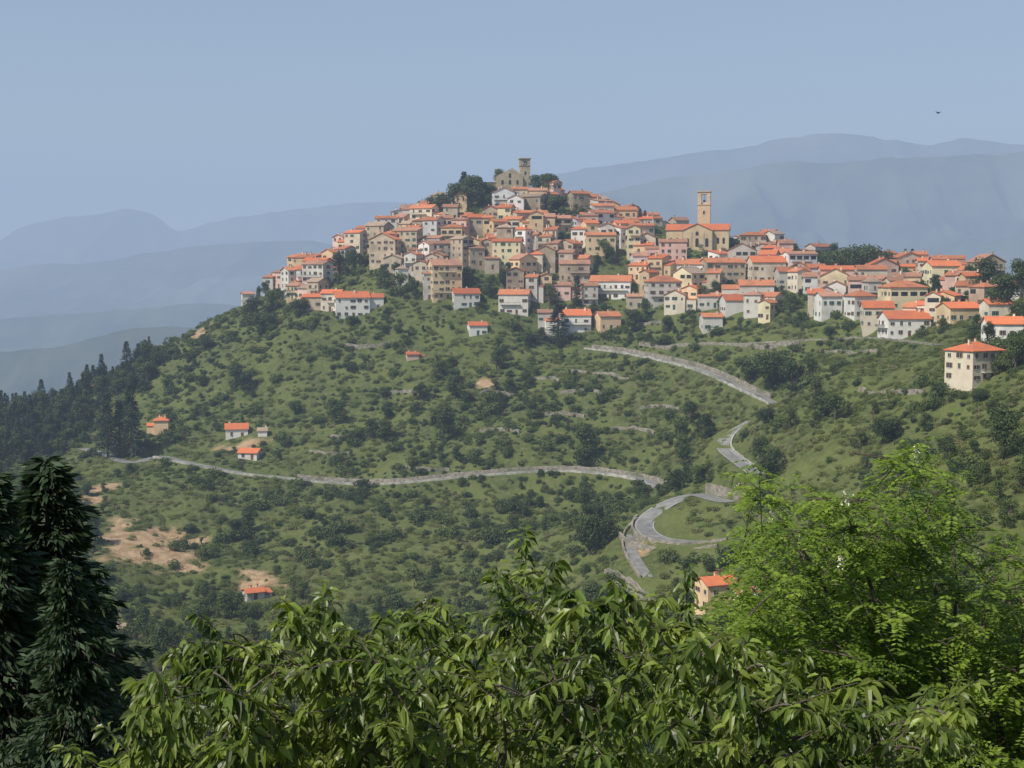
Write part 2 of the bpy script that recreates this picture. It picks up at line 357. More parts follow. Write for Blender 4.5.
def scatter(name,pts,sc,protos,seed=0):
    r=np.random.default_rng(seed);k=len(pts)
    me=bpy.data.meshes.new(name);me.from_pydata(np.asarray(pts).tolist(),[],[])
    a=me.attributes.new('rz','FLOAT_VECTOR','POINT');rv=np.zeros((k,3));rv[:,2]=r.uniform(0,6.28,k);rv[:,0]=r.normal(size=k)*.06;a.data.foreach_set('vector',rv.ravel().astype(np.float32))
    a=me.attributes.new('sc','FLOAT_VECTOR','POINT');sv=np.stack([sc*r.uniform(.85,1.2,k),sc*r.uniform(.85,1.2,k),sc*r.uniform(.7,1.2,k)],1);a.data.foreach_set('vector',sv.ravel().astype(np.float32))
    a=me.attributes.new('pi','INT','POINT');a.data.foreach_set('value',r.integers(0,len(protos),k).astype(np.int32))
    o=bpy.data.objects.new(name,me);bpy.context.scene.collection.objects.link(o)
    ng=bpy.data.node_groups.new(name,'GeometryNodeTree')
    ng.interface.new_socket('Geometry',in_out='INPUT',socket_type='NodeSocketGeometry');ng.interface.new_socket('Geometry',in_out='OUTPUT',socket_type='NodeSocketGeometry')
    gi=ng.nodes.new('NodeGroupInput');go=ng.nodes.new('NodeGroupOutput');ip=ng.nodes.new('GeometryNodeInstanceOnPoints')
    ci=ng.nodes.new('GeometryNodeCollectionInfo');ci.inputs['Collection'].default_value=collection(name+'_shapes',protos);ci.inputs['Separate Children'].default_value=True;ci.inputs['Reset Children'].default_value=True
    def na(nm,t):
        q=ng.nodes.new('GeometryNodeInputNamedAttribute');q.data_type=t;q.inputs[0].default_value=nm;return [s for s in q.outputs if s.enabled][0]
    er=ng.nodes.new('FunctionNodeEulerToRotation');ng.links.new(na('rz','FLOAT_VECTOR'),er.inputs[0])
    ng.links.new(gi.outputs[0],ip.inputs['Points']);ng.links.new(ci.outputs[0],ip.inputs['Instance']);ip.inputs['Pick Instance'].default_value=True
    ng.links.new(na('pi','INT'),ip.inputs['Instance Index']);ng.links.new(er.outputs[0],ip.inputs['Rotation']);ng.links.new(na('sc','FLOAT_VECTOR'),ip.inputs['Scale'])
    ng.links.new(ip.outputs[0],go.inputs[0]);md=o.modifiers.new('scatter','NODES');md.node_group=ng;return o
# ------------------------------------------------ buildings
def box(mb,x0,x1,y0,y1,z0,z1,m,T=None):
    v=[(x0,y0,z0),(x1,y0,z0),(x1,y1,z0),(x0,y1,z0),(x0,y0,z1),(x1,y0,z1),(x1,y1,z1),(x0,y1,z1)]
    if T: v=[T(*p) for p in v]
    mb.add(v,[(0,3,2,1),(4,5,6,7),(0,1,5,4),(1,2,6,5),(2,3,7,6),(3,0,4,7)],m)
def roof(mb,w,d,h,kind,cx=0,cy=0,pitch=.33,ov=.45,th=.2):
    X0,X1,Y0,Y1=cx-w/2-ov,cx+w/2+ov,cy-d/2-ov,cy+d/2+ov
    if kind=='gx':
        r=(d/2)*pitch*1.0;e=h-ov*pitch
        pr=lambda x:[(x,Y0,e),(x,cy,h+r),(x,Y1,e),(x,Y1,e+th),(x,cy,h+r+th),(x,Y0,e+th)]
        a=pr(X0);b=pr(X1)
        mb.add([(cx-w/2,cy-d/2,h-.01),(cx-w/2,cy,h+r-.02),(cx-w/2,cy+d/2,h-.01),(cx+w/2,cy-d/2,h-.01),(cx+w/2,cy,h+r-.02),(cx+w/2,cy+d/2,h-.01)],[(0,1,2),(3,5,4)],0)
    elif kind=='gy':
        r=(w/2)*pitch;e=h-ov*pitch
        pr=lambda y:[(X0,y,e),(cx,y,h+r),(X1,y,e),(X1,y,e+th),(cx,y,h+r+th),(X0,y,e+th)]
        a=pr(Y1);b=pr(Y0)
        mb.add([(cx-w/2,cy-d/2,h-.01),(cx,cy-d/2,h+r-.02),(cx+w/2,cy-d/2,h-.01),(cx-w/2,cy+d/2,h-.01),(cx,cy+d/2,h+r-.02),(cx+w/2,cy+d/2,h-.01)],[(0,2,1),(3,4,5)],0)
    elif kind=='shed':
        e=h-ov*.2;r=d*.22
        pr=lambda x:[(x,Y0,e),(x,cy,h+r/2),(x,Y1,h+r),(x,Y1,h+r+th),(x,cy,h+r/2+th),(x,Y0,e+th)]
        a=pr(X0);b=pr(X1)
        mb.add([(cx-w/2,cy-d/2,h-.01),(cx-w/2,cy+d/2,h-.01),(cx-w/2,cy+d/2,h+r-.1),(cx+w/2,cy-d/2,h-.01),(cx+w/2,cy+d/2,h-.01),(cx+w/2,cy+d/2,h+r-.1)],[(0,2,1),(3,4,5),(1,2,5,4)],0)
    else:
        e=h-ov*pitch;mn=min(w,d)/2;r=mn*pitch
        if w>=d: R0=(cx-w/2+mn,cy,h+r);R1=(cx+w/2-mn,cy,h+r)
        else: R0=(cx,cy-d/2+mn,h+r);R1=(cx,cy+d/2-mn,h+r)
        c=[(X0,Y0,e),(X1,Y0,e),(X1,Y1,e),(X0,Y1,e)]
        v=c+[(x,y,z+th) for x,y,z in c]+[(R0[0],R0[1],R0[2]+th),(R1[0]+.01,R1[1]+.01,R1[2]+th)]
        f=[(0,3,2,1),(0,1,5,4),(1,2,6,5),(2,3,7,6),(3,0,4,7)]
        f+= [(4,5,9,8),(5,6,9),(6,7,8,9),(7,4,8)] if w>=d else [(4,5,8),(5,6,9,8),(6,7,9),(7,4,8,9)]
        mb.add(v,f,1);return r
    mb.add(a+b,[(0,1,7,6),(1,2,8,7),(2,3,9,8),(3,4,10,9),(4,5,11,10),(5,0,6,11),(0,5,4,1),(1,4,3,2),(6,7,10,11),(7,8,9,10)],1)
    return r
def facade(mb,w,off,h,T,r,shut=True,st=2.9,door=False,balc=0,arch=False):
    ns=max(1,int((h-.4)/st));sh=h/ns;nc=max(1,int(w/r.choice([2.6,2.9,3.4])));cw=w/nc
    for s in range(ns):
        zb=s*sh+.95
        for c in range(nc):
            if r.random()<.16: continue
            x=-w/2+cw*(c+.5)+r.uniform(-.25,.25);ww=.5*r.choice([1,1,.8,1.2]);hh=r.choice([1.45,1.45,1.1])
            if s==0 and door and c==nc//2: box(mb,x-.55,x+.55,off,off+.05,0,2.2,3,T);box(mb,x-.7,x+.7,off,off+.12,2.2,2.38,4,T);continue
            if arch and s==ns-1: box(mb,x-cw*.36,x+cw*.36,off,off+.04,zb-.1,zb+1.5,2,T);continue  # loggia opening as a flat dark panel, its inner shade put into the colour
            box(mb,x-ww,x+ww,off,off+.03,zb,zb+hh,2,T)
            box(mb,x-ww-.1,x+ww+.1,off,off+.14,zb-.12,zb,4,T)
            box(mb,x-.04,x+.04,off+.03,off+.06,zb,zb+hh,4,T)
            if shut and r.random()<.75:
                if r.random()<.3: box(mb,x-ww,x+ww,off+.03,off+.09,zb,zb+hh,3,T)
                else:
                    box(mb,x-ww*2,x-ww,off,off+.08,zb,zb+hh,3,T);box(mb,x+ww,x+ww*2,off,off+.08,zb,zb+hh,3,T)
        if s>0 and r.random()<balc:
            bw=w*r.uniform(.3,.48);bx=r.uniform(-1,1)*(w/2-bw);z=s*sh
            box(mb,bx-bw,bx+bw,off,off+1.2,z-.15,z,4,T)
            box(mb,bx-bw,bx+bw,off+1.14,off+1.18,z+.95,z+1.02,5,T)
            k=int(bw*2/.25)
            for q in range(k+1): xx=bx-bw+q*2*bw/k;box(mb,xx-.02,xx+.02,off+1.14,off+1.18,z,z+.95,5,T)
def build_house(name,x,y,z,w,d,h,yaw,wm,rm,kind,seed,wing=False,shut=None,balc=.25,base=5):
    r=random.Random(seed);mb=MB()
    box(mb,-w/2,w/2,-d/2,d/2,-base,h,0)
    FT=lambda a,b,c:(a,-b,c);BT=lambda a,b,c:(-a,b,c);RT=lambda a,b,c:(b,a,c);LT=lambda a,b,c:(-b,-a,c)
    arch=r.random()<.15
    facade(mb,w,d/2,h,FT,r,door=True,balc=balc,arch=arch);facade(mb,w,d/2,h,BT,r)
    facade(mb,d,w/2,h,RT,r,balc=balc*.3);facade(mb,d,w/2,h,LT,r,balc=balc*.3)
    rr=roof(mb,w,d,h,kind,pitch=r.uniform(.34,.5))
    for i in range(r.choice([1,1,2])):
        cx=r.uniform(-.35,.35)*w;cy=r.uniform(-.2,.3)*d
        box(mb,cx-.3,cx+.3,cy-.25,cy+.25,h-.1,h+rr+.9,0);box(mb,cx-.4,cx+.4,cy-.35,cy+.35,h+rr+.9,h+rr+1.02,1)
    if wing:
        s=r.choice([-1,1]);ww=w*.5;dd=d*.75;hh=h*r.uniform(.5,.75)
        box(mb,s*w/2+(0 if s>0 else -ww),s*w/2+(ww if s>0 else 0),-d*.3-.4,-d*.3-.4+dd,-base,hh,0)
        roof(mb,ww-.5,dd-.1,hh+.02,'shed',s*(w/2+ww/2+.2),-d*.3-.4+dd/2,ov=.3)
        T2=lambda a,b,c:(a+s*(w/2+ww/2),-b,c);facade(mb,ww,d*.3+.4,hh,T2,r)
    o=obj(name,mb.v,mb.f,[wm,rm,M['glass_and_shade'],M[shut or r.choice(['shG','shB','shB'])],M['trim'],M['iron']],mb.m)
    o.location=(x,y,z);o.rotation_euler=(0,0,yaw);return o
hpos=[]
def place_px(u,v,wpx,hpx,wi,ri,kind='gx',yaw=0.0,name='village_house',dm=250,wing=False,dr=.85,balc=.3):
    c=cast(u,v,dm);w=wpx/F*c[1];h=hpx/F*c[1];dd=max(4.0,min(w*dr,11))
    y=c[1]+dd/2
    hpos.append((c[0],y,max(w,dd)*.5))
    return build_house(name,c[0],y,c[2],w,dd,h,yaw,WM[wi],RM[ri],kind,int(u*7+v),wing,balc=balc)
K=[(980,383,44,32,0,2,'hip',.5),(906,309,40,22,9,0,'hip',.2),(908,337,44,18,1,2,'gx',.1),(862,318,24,22,1,0,'hip',.3),(830,318,22,22,1,1,'gx',.2),(880,328,30,20,0,2,'gx',-.1),
(963,322,34,14,7,2,'gx',.2),(1008,338,36,14,1,2,'gx',-.1),(945,286,30,20,9,2,'gx',.1),(1000,318,26,14,0,2,'gx',.1),(350,318,34,20,1,2,'gx',.25),(332,312,20,18,0,2,'gx',-.2),(372,310,20,12,1,2,'gx',.2),
(465,307,26,14,1,2,'gx',.2),(515,314,30,20,6,0,'gx',-.15),(477,336,18,10,1,2,'gx',.2),(575,333,30,18,1,2,'gx',.1),(545,333,14,20,6,1,'gx',0),(608,330,22,14,4,0,'gx',.3),
(664,304,34,22,6,0,'hip',.1),(412,361,12,6,5,2,'gx',.2),(235,438,22,9,1,2,'gx',.2),(262,437,9,6,1,3,'gx',.1),(249,460,20,7,6,2,'gx',-.2),(160,434,14,14,4,2,'hip',.2),(90,364,7,8,5,2,'gx',.2),
(718,612,34,28,4,2,'gx',.35),(748,606,22,12,1,0,'shed',.2),(252,600,18,8,6,2,'gx',.5),(118,634,10,6,1,3,'gx',.2),(712,330,20,14,6,0,'gx',.1),(740,312,32,12,1,2,'gx',.1),(758,300,34,14,6,0,'gx',-.1),
(444,300,30,34,7,1,'gx',.3),(428,299,10,26,6,1,'gx',.2),(247,292,12,10,6,1,'gx',.3),(612,300,40,18,1,0,'gx',-.15),(590,305,16,20,6,1,'gx',0),(768,282,34,20,0,2,'gx',.1),(724,285,40,22,2,0,'gx',.2),(694,282,30,18,1,0,'gx',-.2),(1015,300,28,14,1,2,'gx',0)]
for i,a in enumerate(K): place_px(*a,wing=(i%4==0 and i>0))
def arch_open(mb,cx,off,z0,w,h,m,T):
    pts=[(cx-w/2,z0),(cx+w/2,z0),(cx+w/2,z0+h-w/2)]+[(cx+w/2*math.cos(a),z0+h-w/2+w/2*math.sin(a)) for a in np.linspace(.3,2.84,7)]+[(cx-w/2,z0+h-w/2)]
    mb.add([T(x,off+.04,z) for x,z in pts],[tuple(range(len(pts)))],m)
def tower(mb,cx,cy,w,h,m=0,bz=None):
    bz=bz or h*.7
    box(mb,cx-w/2,cx+w/2,cy-w/2,cy+w/2,-6,bz,m);box(mb,cx-w/2-.25,cx+w/2+.25,cy-w/2-.25,cy+w/2+.25,bz,bz+.4,4)
    z0=bz+.4;q=w*.27;z1=h-1.6
    for sx in(-1,1):
        for sy in(-1,1): box(mb,cx+sx*w/2-(q if sx>0 else 0),cx+sx*w/2+(0 if sx>0 else q),cy+sy*w/2-(q if sy>0 else 0),cy+sy*w/2+(0 if sy>0 else q),z0,z1,m)
    box(mb,cx-w/2,cx+w/2,cy-w/2,cy+w/2,z1,h-.5,m);box(mb,cx-w/2-.45,cx+w/2+.45,cy-w/2-.45,cy+w/2+.45,h-.5,h,4)
    T=lambda a,b,c:(cx+a,cy-b,c);arch_open(mb,0,w/2,bz-4.5,.9,1.8,2,T)
    box(mb,cx-w*.32,cx+w*.32,cy-w*.32,cy+w*.32,z0,z0+.9,m)
    box(mb,cx-.5,cx+.5,cy-.5,cy+.5,z0+1.2,z0+2.2,5);box(mb,cx-.08,cx+.08,cy-.08,cy+.08,z0+2.2,z1,5)
FT=lambda a,b,cc:(a,-b,cc)
c=cast(700,250,400);mb=MB();sc=c[1]/F
w=62*sc;d=13;h=20*sc
box(mb,-w/2,w/2,-d/2,d/2,-8,h,0);r_=roof(mb,w,d,h,'gx',pitch=.45)
fw=30*sc
box(mb,-fw/2,fw/2,-d/2-2.5,-d/2,-8,h*.96,0);roof(mb,fw,5,h*.96,'gy',0,-d/2-.0,pitch=.45)
for xx in (-fw*.32,0,fw*.32): arch_open(mb,xx,d/2+2.5,1.5,1.6,4.2,2,FT)
arch_open(mb,0,d/2+2.5,7,1.4,2.0,2,FT)
for xx in (-w*.42,w*.42,-w*.32,w*.33): arch_open(mb,xx,d/2,3.0,1.2,3,2,FT)
for xx in (-fw/2,fw/2-.5,-fw*.2,fw*.2): box(mb,xx,xx+.5,-d/2-2.65,-d/2-2.5,-2,h*.9,4)
tower(mb,w*.08,d*.5+3.6,6.2,60*sc,bz=60*sc-7)
ch=obj('parish_church_with_bell_tower',mb.v,mb.f,[WM[7],RM[2],M['glass_and_shade'],M['shB'],WM[8],M['iron']],mb.m);ch.location=(c[0],c[1]+8,c[2]);ch.rotation_euler=(0,0,-.18);hpos.append((c[0],c[1]+8,20))
c=cast(510,190,500);mb=MB();sc=c[1]/F
w=26*sc;h=14*sc
box(mb,-w/2,w/2,0,9,-6,h,0);mb.add([(-w/2,0,h),(w/2,0,h),(w*.1,0,h+4.2),(-w/2,.8,h),(w/2,.8,h),(w*.1,.8,h+4.2)],[(0,1,2),(3,5,4),(0,2,5,3),(1,4,5,2)],0)
box(mb,-w/2-6,-w/2,2,9,-6,h*.55,0);box(mb,-w/2-6.3,-w/2+.0,1.7,9.3,h*.55,h*.55+.2,1)
for xx,zz in ((-4,3),(0,3),(4,3),(0,6.5)): arch_open(mb,xx,0,zz,1.2,2.4,2,FT)
tower(mb,w*.5+1.5,4,5.2,h+18*sc,bz=h+10*sc)
ch2=obj('ruined_hilltop_church',mb.v,mb.f,[surf('old_stone',(.40,.31,.20),(.54,.44,.30),.5,bump=.6,c3=(.30,.24,.16)),RM[3],M['glass_and_shade'],M['shB'],WM[3],M['iron']],mb.m);ch2.location=c;ch2.rotation_euler=(0,0,.15);hpos.append((c[0],c[1]+4,15));hpos.append((c[0],c[1]-8,12))
poly=[(258,294),(300,278),(345,254),(390,230),(430,214),(470,206),(490,198),(520,193),(560,196),(600,210),(640,226),(700,240),(770,252),(830,263),(900,272),(970,283),(1023,292),(1023,325),(960,322),(880,325),(800,316),(740,322),(700,322),(640,312),(590,308),(550,298),(520,306),(500,290),(470,285),(450,300),(425,300),(415,285),(385,300),(365,292),(355,312),(322,316),(300,300),(280,302)]
holes=[[(310,290),(345,262),(372,260),(360,290),(325,296)],[(425,222),(470,200),(488,205),(478,224),(430,232)],[(455,292),(500,268),(525,285),(500,300)],[(540,215),(560,200),(590,215),(560,226)],[(380,262),(410,262),(415,290),(380,292)],[(810,268),(880,262),(885,285),(820,288)],[(650,325),(740,300),(760,330)],[(590,255),(625,245),(630,262),(595,268)],[(975,275),(1024,270),(1024,330),(985,320)],[(775,296),(815,292),(820,312),(780,314)],[(915,290),(950,288),(960,310),(920,312)],[(664,236),(740,236),(742,266),(664,264)],[(486,190),(534,186),(536,204),(486,206)]]
def inp(pl,x,y):
    x=np.asarray(x);y=np.asarray(y);c=np.zeros(x.shape,bool);j=len(pl)-1
    for i in range(len(pl)):
        xi,yi=pl[i];xj,yj=pl[j]
        with np.errstate(divide='ignore',invalid='ignore'):
            c^=((yi>y)!=(yj>y))&(x<(xj-xi)*(y-yi)/(yj-yi+1e-12)+xi)
        j=i
    return c
rr=random.Random(5);cnt=0
def grad(x,y,e=8):
    return (float(H(x+e,y)-H(x-e,y))/(2*e),float(H(x,y+e)-H(x,y-e))/(2*e))
Yr=470.0;vtreepts=[]
while Yr<775:
    Xr=-190+rr.uniform(0,6)
    while Xr<262:
        x=Xr+rr.uniform(-1.5,1.5);y=Yr+rr.uniform(-3,3);z=float(H(x,y));u,v=project(x,y,z);u=float(u);v=float(v)
        w=rr.choice([5.5,6.5,7.5,8.5,10,13])*rr.uniform(.9,1.1);Xr+=w*rr.uniform(.86,1.1)
        if not inp(poly,np.array([u]),np.array([v]))[0]: continue
        inh=any(inp(hh,np.array([u]),np.array([v]))[0] for hh in holes[:-2])
        if inh and rr.random()<.88:
            if rr.random()<.5: vtreepts.append((x,y))
            continue
        if any(inp(hh,np.array([u]),np.array([v]))[0] for hh in holes[-2:]): continue
        if any((x-a)**2+(y-b)**2<(q+3.5)**2 for a,b,q in hpos): continue
        if roaddist([x],[y])[0][0]<9: continue
        if rr.random()<(.34 if u>740 else (.25 if u<400 else .13)): vtreepts.append((x,y));vtreepts.append((x+2.5,y-1.5));continue
        gxx,gyy=grad(x,y);yaw=math.atan2(-gxx,.5)*.9+rr.gauss(0,.28)
        h=rr.choice([5,6.5,8,8,9.5,12]) if u<740 else rr.choice([6,7,8.5,10])
        if 430<u<660 and 230<v<285 and rr.random()<.12: h=14
        if v<212 or (v<250 and u>600):h=min(h,8)
        wi=rr.choices(range(11),[13,7,15,12,10,10,12,12,13,9,6] if u<620 else [16,12,7,5,12,10,9,9,7,12,7])[0]
        ri=rr.choices(range(4),[10,11,4,6] if u<620 else [13,7,9,2])[0]
        build_house('village_house',x,y,z-.3,w,rr.uniform(6,8.5),h,yaw,WM[wi],RM[ri],rr.choices(['gx','gy','hip','shed'],[8,4,2,4])[0],cnt*13+1,rr.random()<.25,balc=.22,base=7)
        cnt+=1
    Yr+=9.0
housexy=np.array([(o.location.x,o.location.y) for o in bpy.context.scene.objects if 'house' in o.name or 'church' in o.name])
# ------------------------------------------------ individually placed trees
def tree_px(u,v,hpx,kind,wf=1.0,dm=250):
    c=cast(u,v,dm);protos,ph,nm={'b':(trees,8.6,'deciduous_tree'),'l':(lighttrees,7.5,'deciduous_tree'),'c':(conifers,12,'conifer_tree'),'y':([cypress],10,'cypress_tree')}[kind]
    pr=protos[int(u+v)%len(protos)];s=hpx/F*c[1]/ph
    o=bpy.data.objects.new(nm,pr.data);bpy.context.scene.collection.objects.link(o);o.location=(c[0],c[1],c[2]-.2);o.scale=(s*wf,s*wf,s);o.rotation_euler=(0,0,(u*1.3+v)%6.28);return o
T=[(443,444,46,'b',.95),(583,466,46,'b',1.0),(558,345,42,'c',1.7),(577,306,32,'y',1.2),(770,388,46,'b',1.4),(795,396,40,'b',1.2),(750,380,30,'b',1.3),(108,458,68,'c',.9),(132,458,78,'c',.9),(120,456,58,'c',1),(127,362,34,'c',1.2),(235,388,28,'b',1.3),(335,425,30,'b',1.2),(372,440,24,'b',1.2),
(862,280,44,'b',1.1),(842,277,32,'l',1.2),(880,278,34,'b',1.1),(830,275,24,'b',1.2),(912,258,22,'c',1.2),(905,258,20,'c',1.2),(985,300,46,'b',1.1),(1005,315,46,'b',1.1),(1020,300,45,'b',1),(970,290,28,'b',1),(1015,370,36,'l',1.1),(640,220,16,'y',1.3),(645,223,15,'y',1.3),(590,226,20,'b',1),(620,220,14,'b',1),
(440,219,28,'b',1.2),(455,214,34,'b',1),(470,210,38,'b',1),(464,205,34,'c',1.5),(478,200,30,'b',1),(488,198,18,'b',1.2),(540,194,24,'b',1.2),(552,192,26,'b',1.1),(546,190,24,'l',1),(560,214,22,'b',1),(550,216,20,'l',1.2),(430,216,20,'l',1),(497,196,8,'b',1.4),(500,182,24,'l',1),
(325,284,26,'b',1.2),(340,276,26,'b',1.2),(355,272,24,'b',1.2),(312,288,18,'b',1.3),(300,314,20,'b',1.3),(272,312,24,'l',1.2),(255,320,26,'b',1.3),(262,332,26,'b',1.4),(385,290,24,'b',1.2),(400,296,26,'l',1.3),(415,300,24,'b',1),(470,285,20,'b',1.5),(490,296,24,'l',1.2),(505,288,20,'b',1.3),(550,306,24,'l',1.1),(395,280,20,'b',1),(605,260,22,'l',1.2),(598,325,16,'l',1),(632,330,22,'l',1.3),(645,318,20,'b',1.1),(700,305,22,'l',1.4),(716,300,22,'b',1),(790,312,20,'l',1.2),(460,208,28,'b',1),
(247,390,22,'b',1.5),(295,415,18,'b',1),(490,415,26,'l',1.2),(526,384,16,'b',1),(455,398,26,'b',1.2),(440,378,20,'l',1.2),(680,450,36,'l',.8),(685,470,30,'b',1),(675,492,26,'b',1.1),(600,550,46,'c',1.3),(590,555,44,'b',1.1),(605,545,40,'b',1.0),(705,440,30,'b',1),(690,425,26,'b',1.2),(765,490,40,'b',1),(790,430,24,'l',1),(815,400,26,'b',1),(835,420,30,'l',1.2),(830,340,18,'b',1),(765,425,22,'b',1.2),(385,440,24,'b',1.3),(420,400,18,'b',1.4),(775,478,34,'b',1.1),(760,510,30,'b',1.1),(760,460,26,'b',1.2)]
for t in T: tree_px(*t)
# ------------------------------------------------ mass vegetation
def sample(k,ylo,yhi,seed,ext=.46,pad=25):
    r=np.random.default_rng(seed);y=np.sqrt(r.uniform(ylo**2,yhi**2,k));x=r.uniform(-1,1,k)*(y*ext+pad);return x,y
def clear(x,y,rd,hd,dirt=.3):
    keep=roaddist(x,y)[0]>rd
    keep&=dirtf(x,y)<dirt
    for s in range(0,len(x),20000):
        dd=((x[s:s+20000,None]-housexy[None,:,0])**2+(y[s:s+20000,None]-housexy[None,:,1])**2).min(1);keep[s:s+20000]&=dd>hd*hd
    return keep
x,y=sample(50000,225,840,1);k=clear(x,y,4.8,6.3,.3+.9*(rng.random(50000)<.06))
pj=(y>400)|(x>20)|(y>320)
k&=pj
# keep the outer side of the hairpin free so its stone wall shows
def hairpin_front(x,y):
    L=roads['r2'][0];L=L[int(len(L)*.5):];dmin=np.full(len(x),1e9)
    for q in L: dmin=np.minimum(dmin,np.where(y<q[1],np.hypot(x-q[0],(y-q[1])),1e9))
    return dmin<13
k&=~hairpin_front(x,y)
x,y=x[k],y[k];z=H(x,y);u,v=project(x,y,z)
n1=fbm(x/60,y/60,77);n2=fbm(x/11,y/11,78,3)
ps=np.clip((n1-.36)*6,0.10,1)*np.clip((n2-.36)*5,0,1)
isf=rng.random(len(x))>ps
vil=inp(poly,u,v)
pts=np.stack([x,y,z-.15],1)
a=isf&~(vil&(rng.random(len(x))<.5))
scatter('hillside_ferns',pts[a],rng.uniform(.6,1.5,a.sum()),ferns,1)
a=~isf
scatter('hillside_shrubs',pts[a],.4+rng.exponential(.5,a.sum()).clip(0,2.1),shrubs+darkshrubs,2)
x,y=sample(10500,70,860,3);k=clear(x,y,8,8.5)&~hairpin_front(x,y);x,y=x[k],y[k];z=H(x,y);u,v=project(x,y,z)
n1=fbm(x/70,y/70,91);n2=fbm(x/22,y/22,92,3)
pr=np.clip(((n1*.5+n2*.5)-.52)*6,0,1)*.6+.035
pr=np.where((y<300),.72,pr)
pr=np.where((u<110)&(v>=480)&(v<700),.4,pr)
pr=np.where((u>790)&(v>395)&(y>180),np.maximum(pr,.14),pr);pr=np.where((u>860)&(v>430)&(y>180),.6,pr)
pr=np.where((u>670)&(u<800)&(v>560)&(y>300),.4,pr)
pr=np.where((v>595)&(y>250),.6,pr);pr=np.where((u>240)&(u<330)&(v>275)&(v<345),.5,pr);pr=np.where(inp(poly,u,v),.16,pr)
pr=np.where((v>318)&(v<350)&(u>440)&(u<1000),np.maximum(pr,.3),pr)
pr=np.where((v>300)&(v<335)&(u>290)&(u<450),np.maximum(pr,.25),pr)
pr=np.where((v>455)&(v<472)&(u>280)&(u<660)&(y>300),np.maximum(pr,.22),pr)
a=(rng.random(len(x))<pr);pts=np.stack([x,y,z-.3],1)
vt=np.array([(a_,b_,float(H(a_,b_))-.3) for a_,b_ in vtreepts])
sb0=.33+rng.exponential(.26,a.sum()).clip(0,.85)
pb=np.vstack([pts[a],vt]);sb=np.concatenate([sb0,rng.uniform(.45,.95,len(vt))])
scatter('hillside_woodland',pb,sb,trees+lighttrees,4)
fp=[(-20,470),(-20,410),(60,385),(100,372),(140,352),(160,360),(150,392),(110,400),(90,420),(80,440),(60,455),(30,462)]
r_=np.random.default_rng(8);x=r_.uniform(-330,-140,9000);y=r_.uniform(560,760,9000);k=clear(x,y,8,8);x,y=x[k],y[k];z=H(x,y);u,v=project(x,y,z)
a=(inp(fp,u,v)|((u<150)&(y>680)&(y<740)))&(r_.random(len(x))<.42)
scatter('conifer_forest',np.stack([x,y,z-.3],1)[a],.42+r_.exponential(.28,a.sum()).clip(0,.85),conifers[:2]+trees+lighttrees[:2],5)
# ------------------------------------------------ foreground trees
def leafmesh(mb,base,dr,nr,L,wd,m,curl=.25):
    k=len(base);dr=dr/np.linalg.norm(dr,axis=1)[:,None];sd=np.cross(dr,nr);sd/=np.linalg.norm(sd,axis=1)[:,None]+1e-9;nr=np.cross(sd,dr)
    L=L[:,None];wd=wd[:,None];dn=np.array([0,0,-1.0])
    def pt(t,s,fold): return base+dr*L*t+sd*wd*s+nr*(abs(s)*wd*fold)+dn*L*curl*t*t
    V=np.stack([pt(0,0,0),pt(.3,-.45,.4),pt(.3,0,0),pt(.3,.45,.4),pt(.68,-.38,.4),pt(.68,0,0),pt(.68,.38,.4),pt(1,0,0)],1).reshape(-1,3)
    o=len(mb.v);mb.v+=V.tolist()
    for i in range(k):
        q=o+8*i;mb.f+=[(q,q+2,q+1),(q,q+3,q+2),(q+1,q+2,q+5,q+4),(q+2,q+3,q+6,q+5),(q+4,q+5,q+7),(q+5,q+6,q+7)]
    mb.m+=[m]*(6*k)
def bez(a,b,c,k=8):
    a,b,c=map(np.array,(a,b,c));return [(1-t)**2*a+2*t*(1-t)*b+t*t*c for t in np.linspace(0,1,k)]
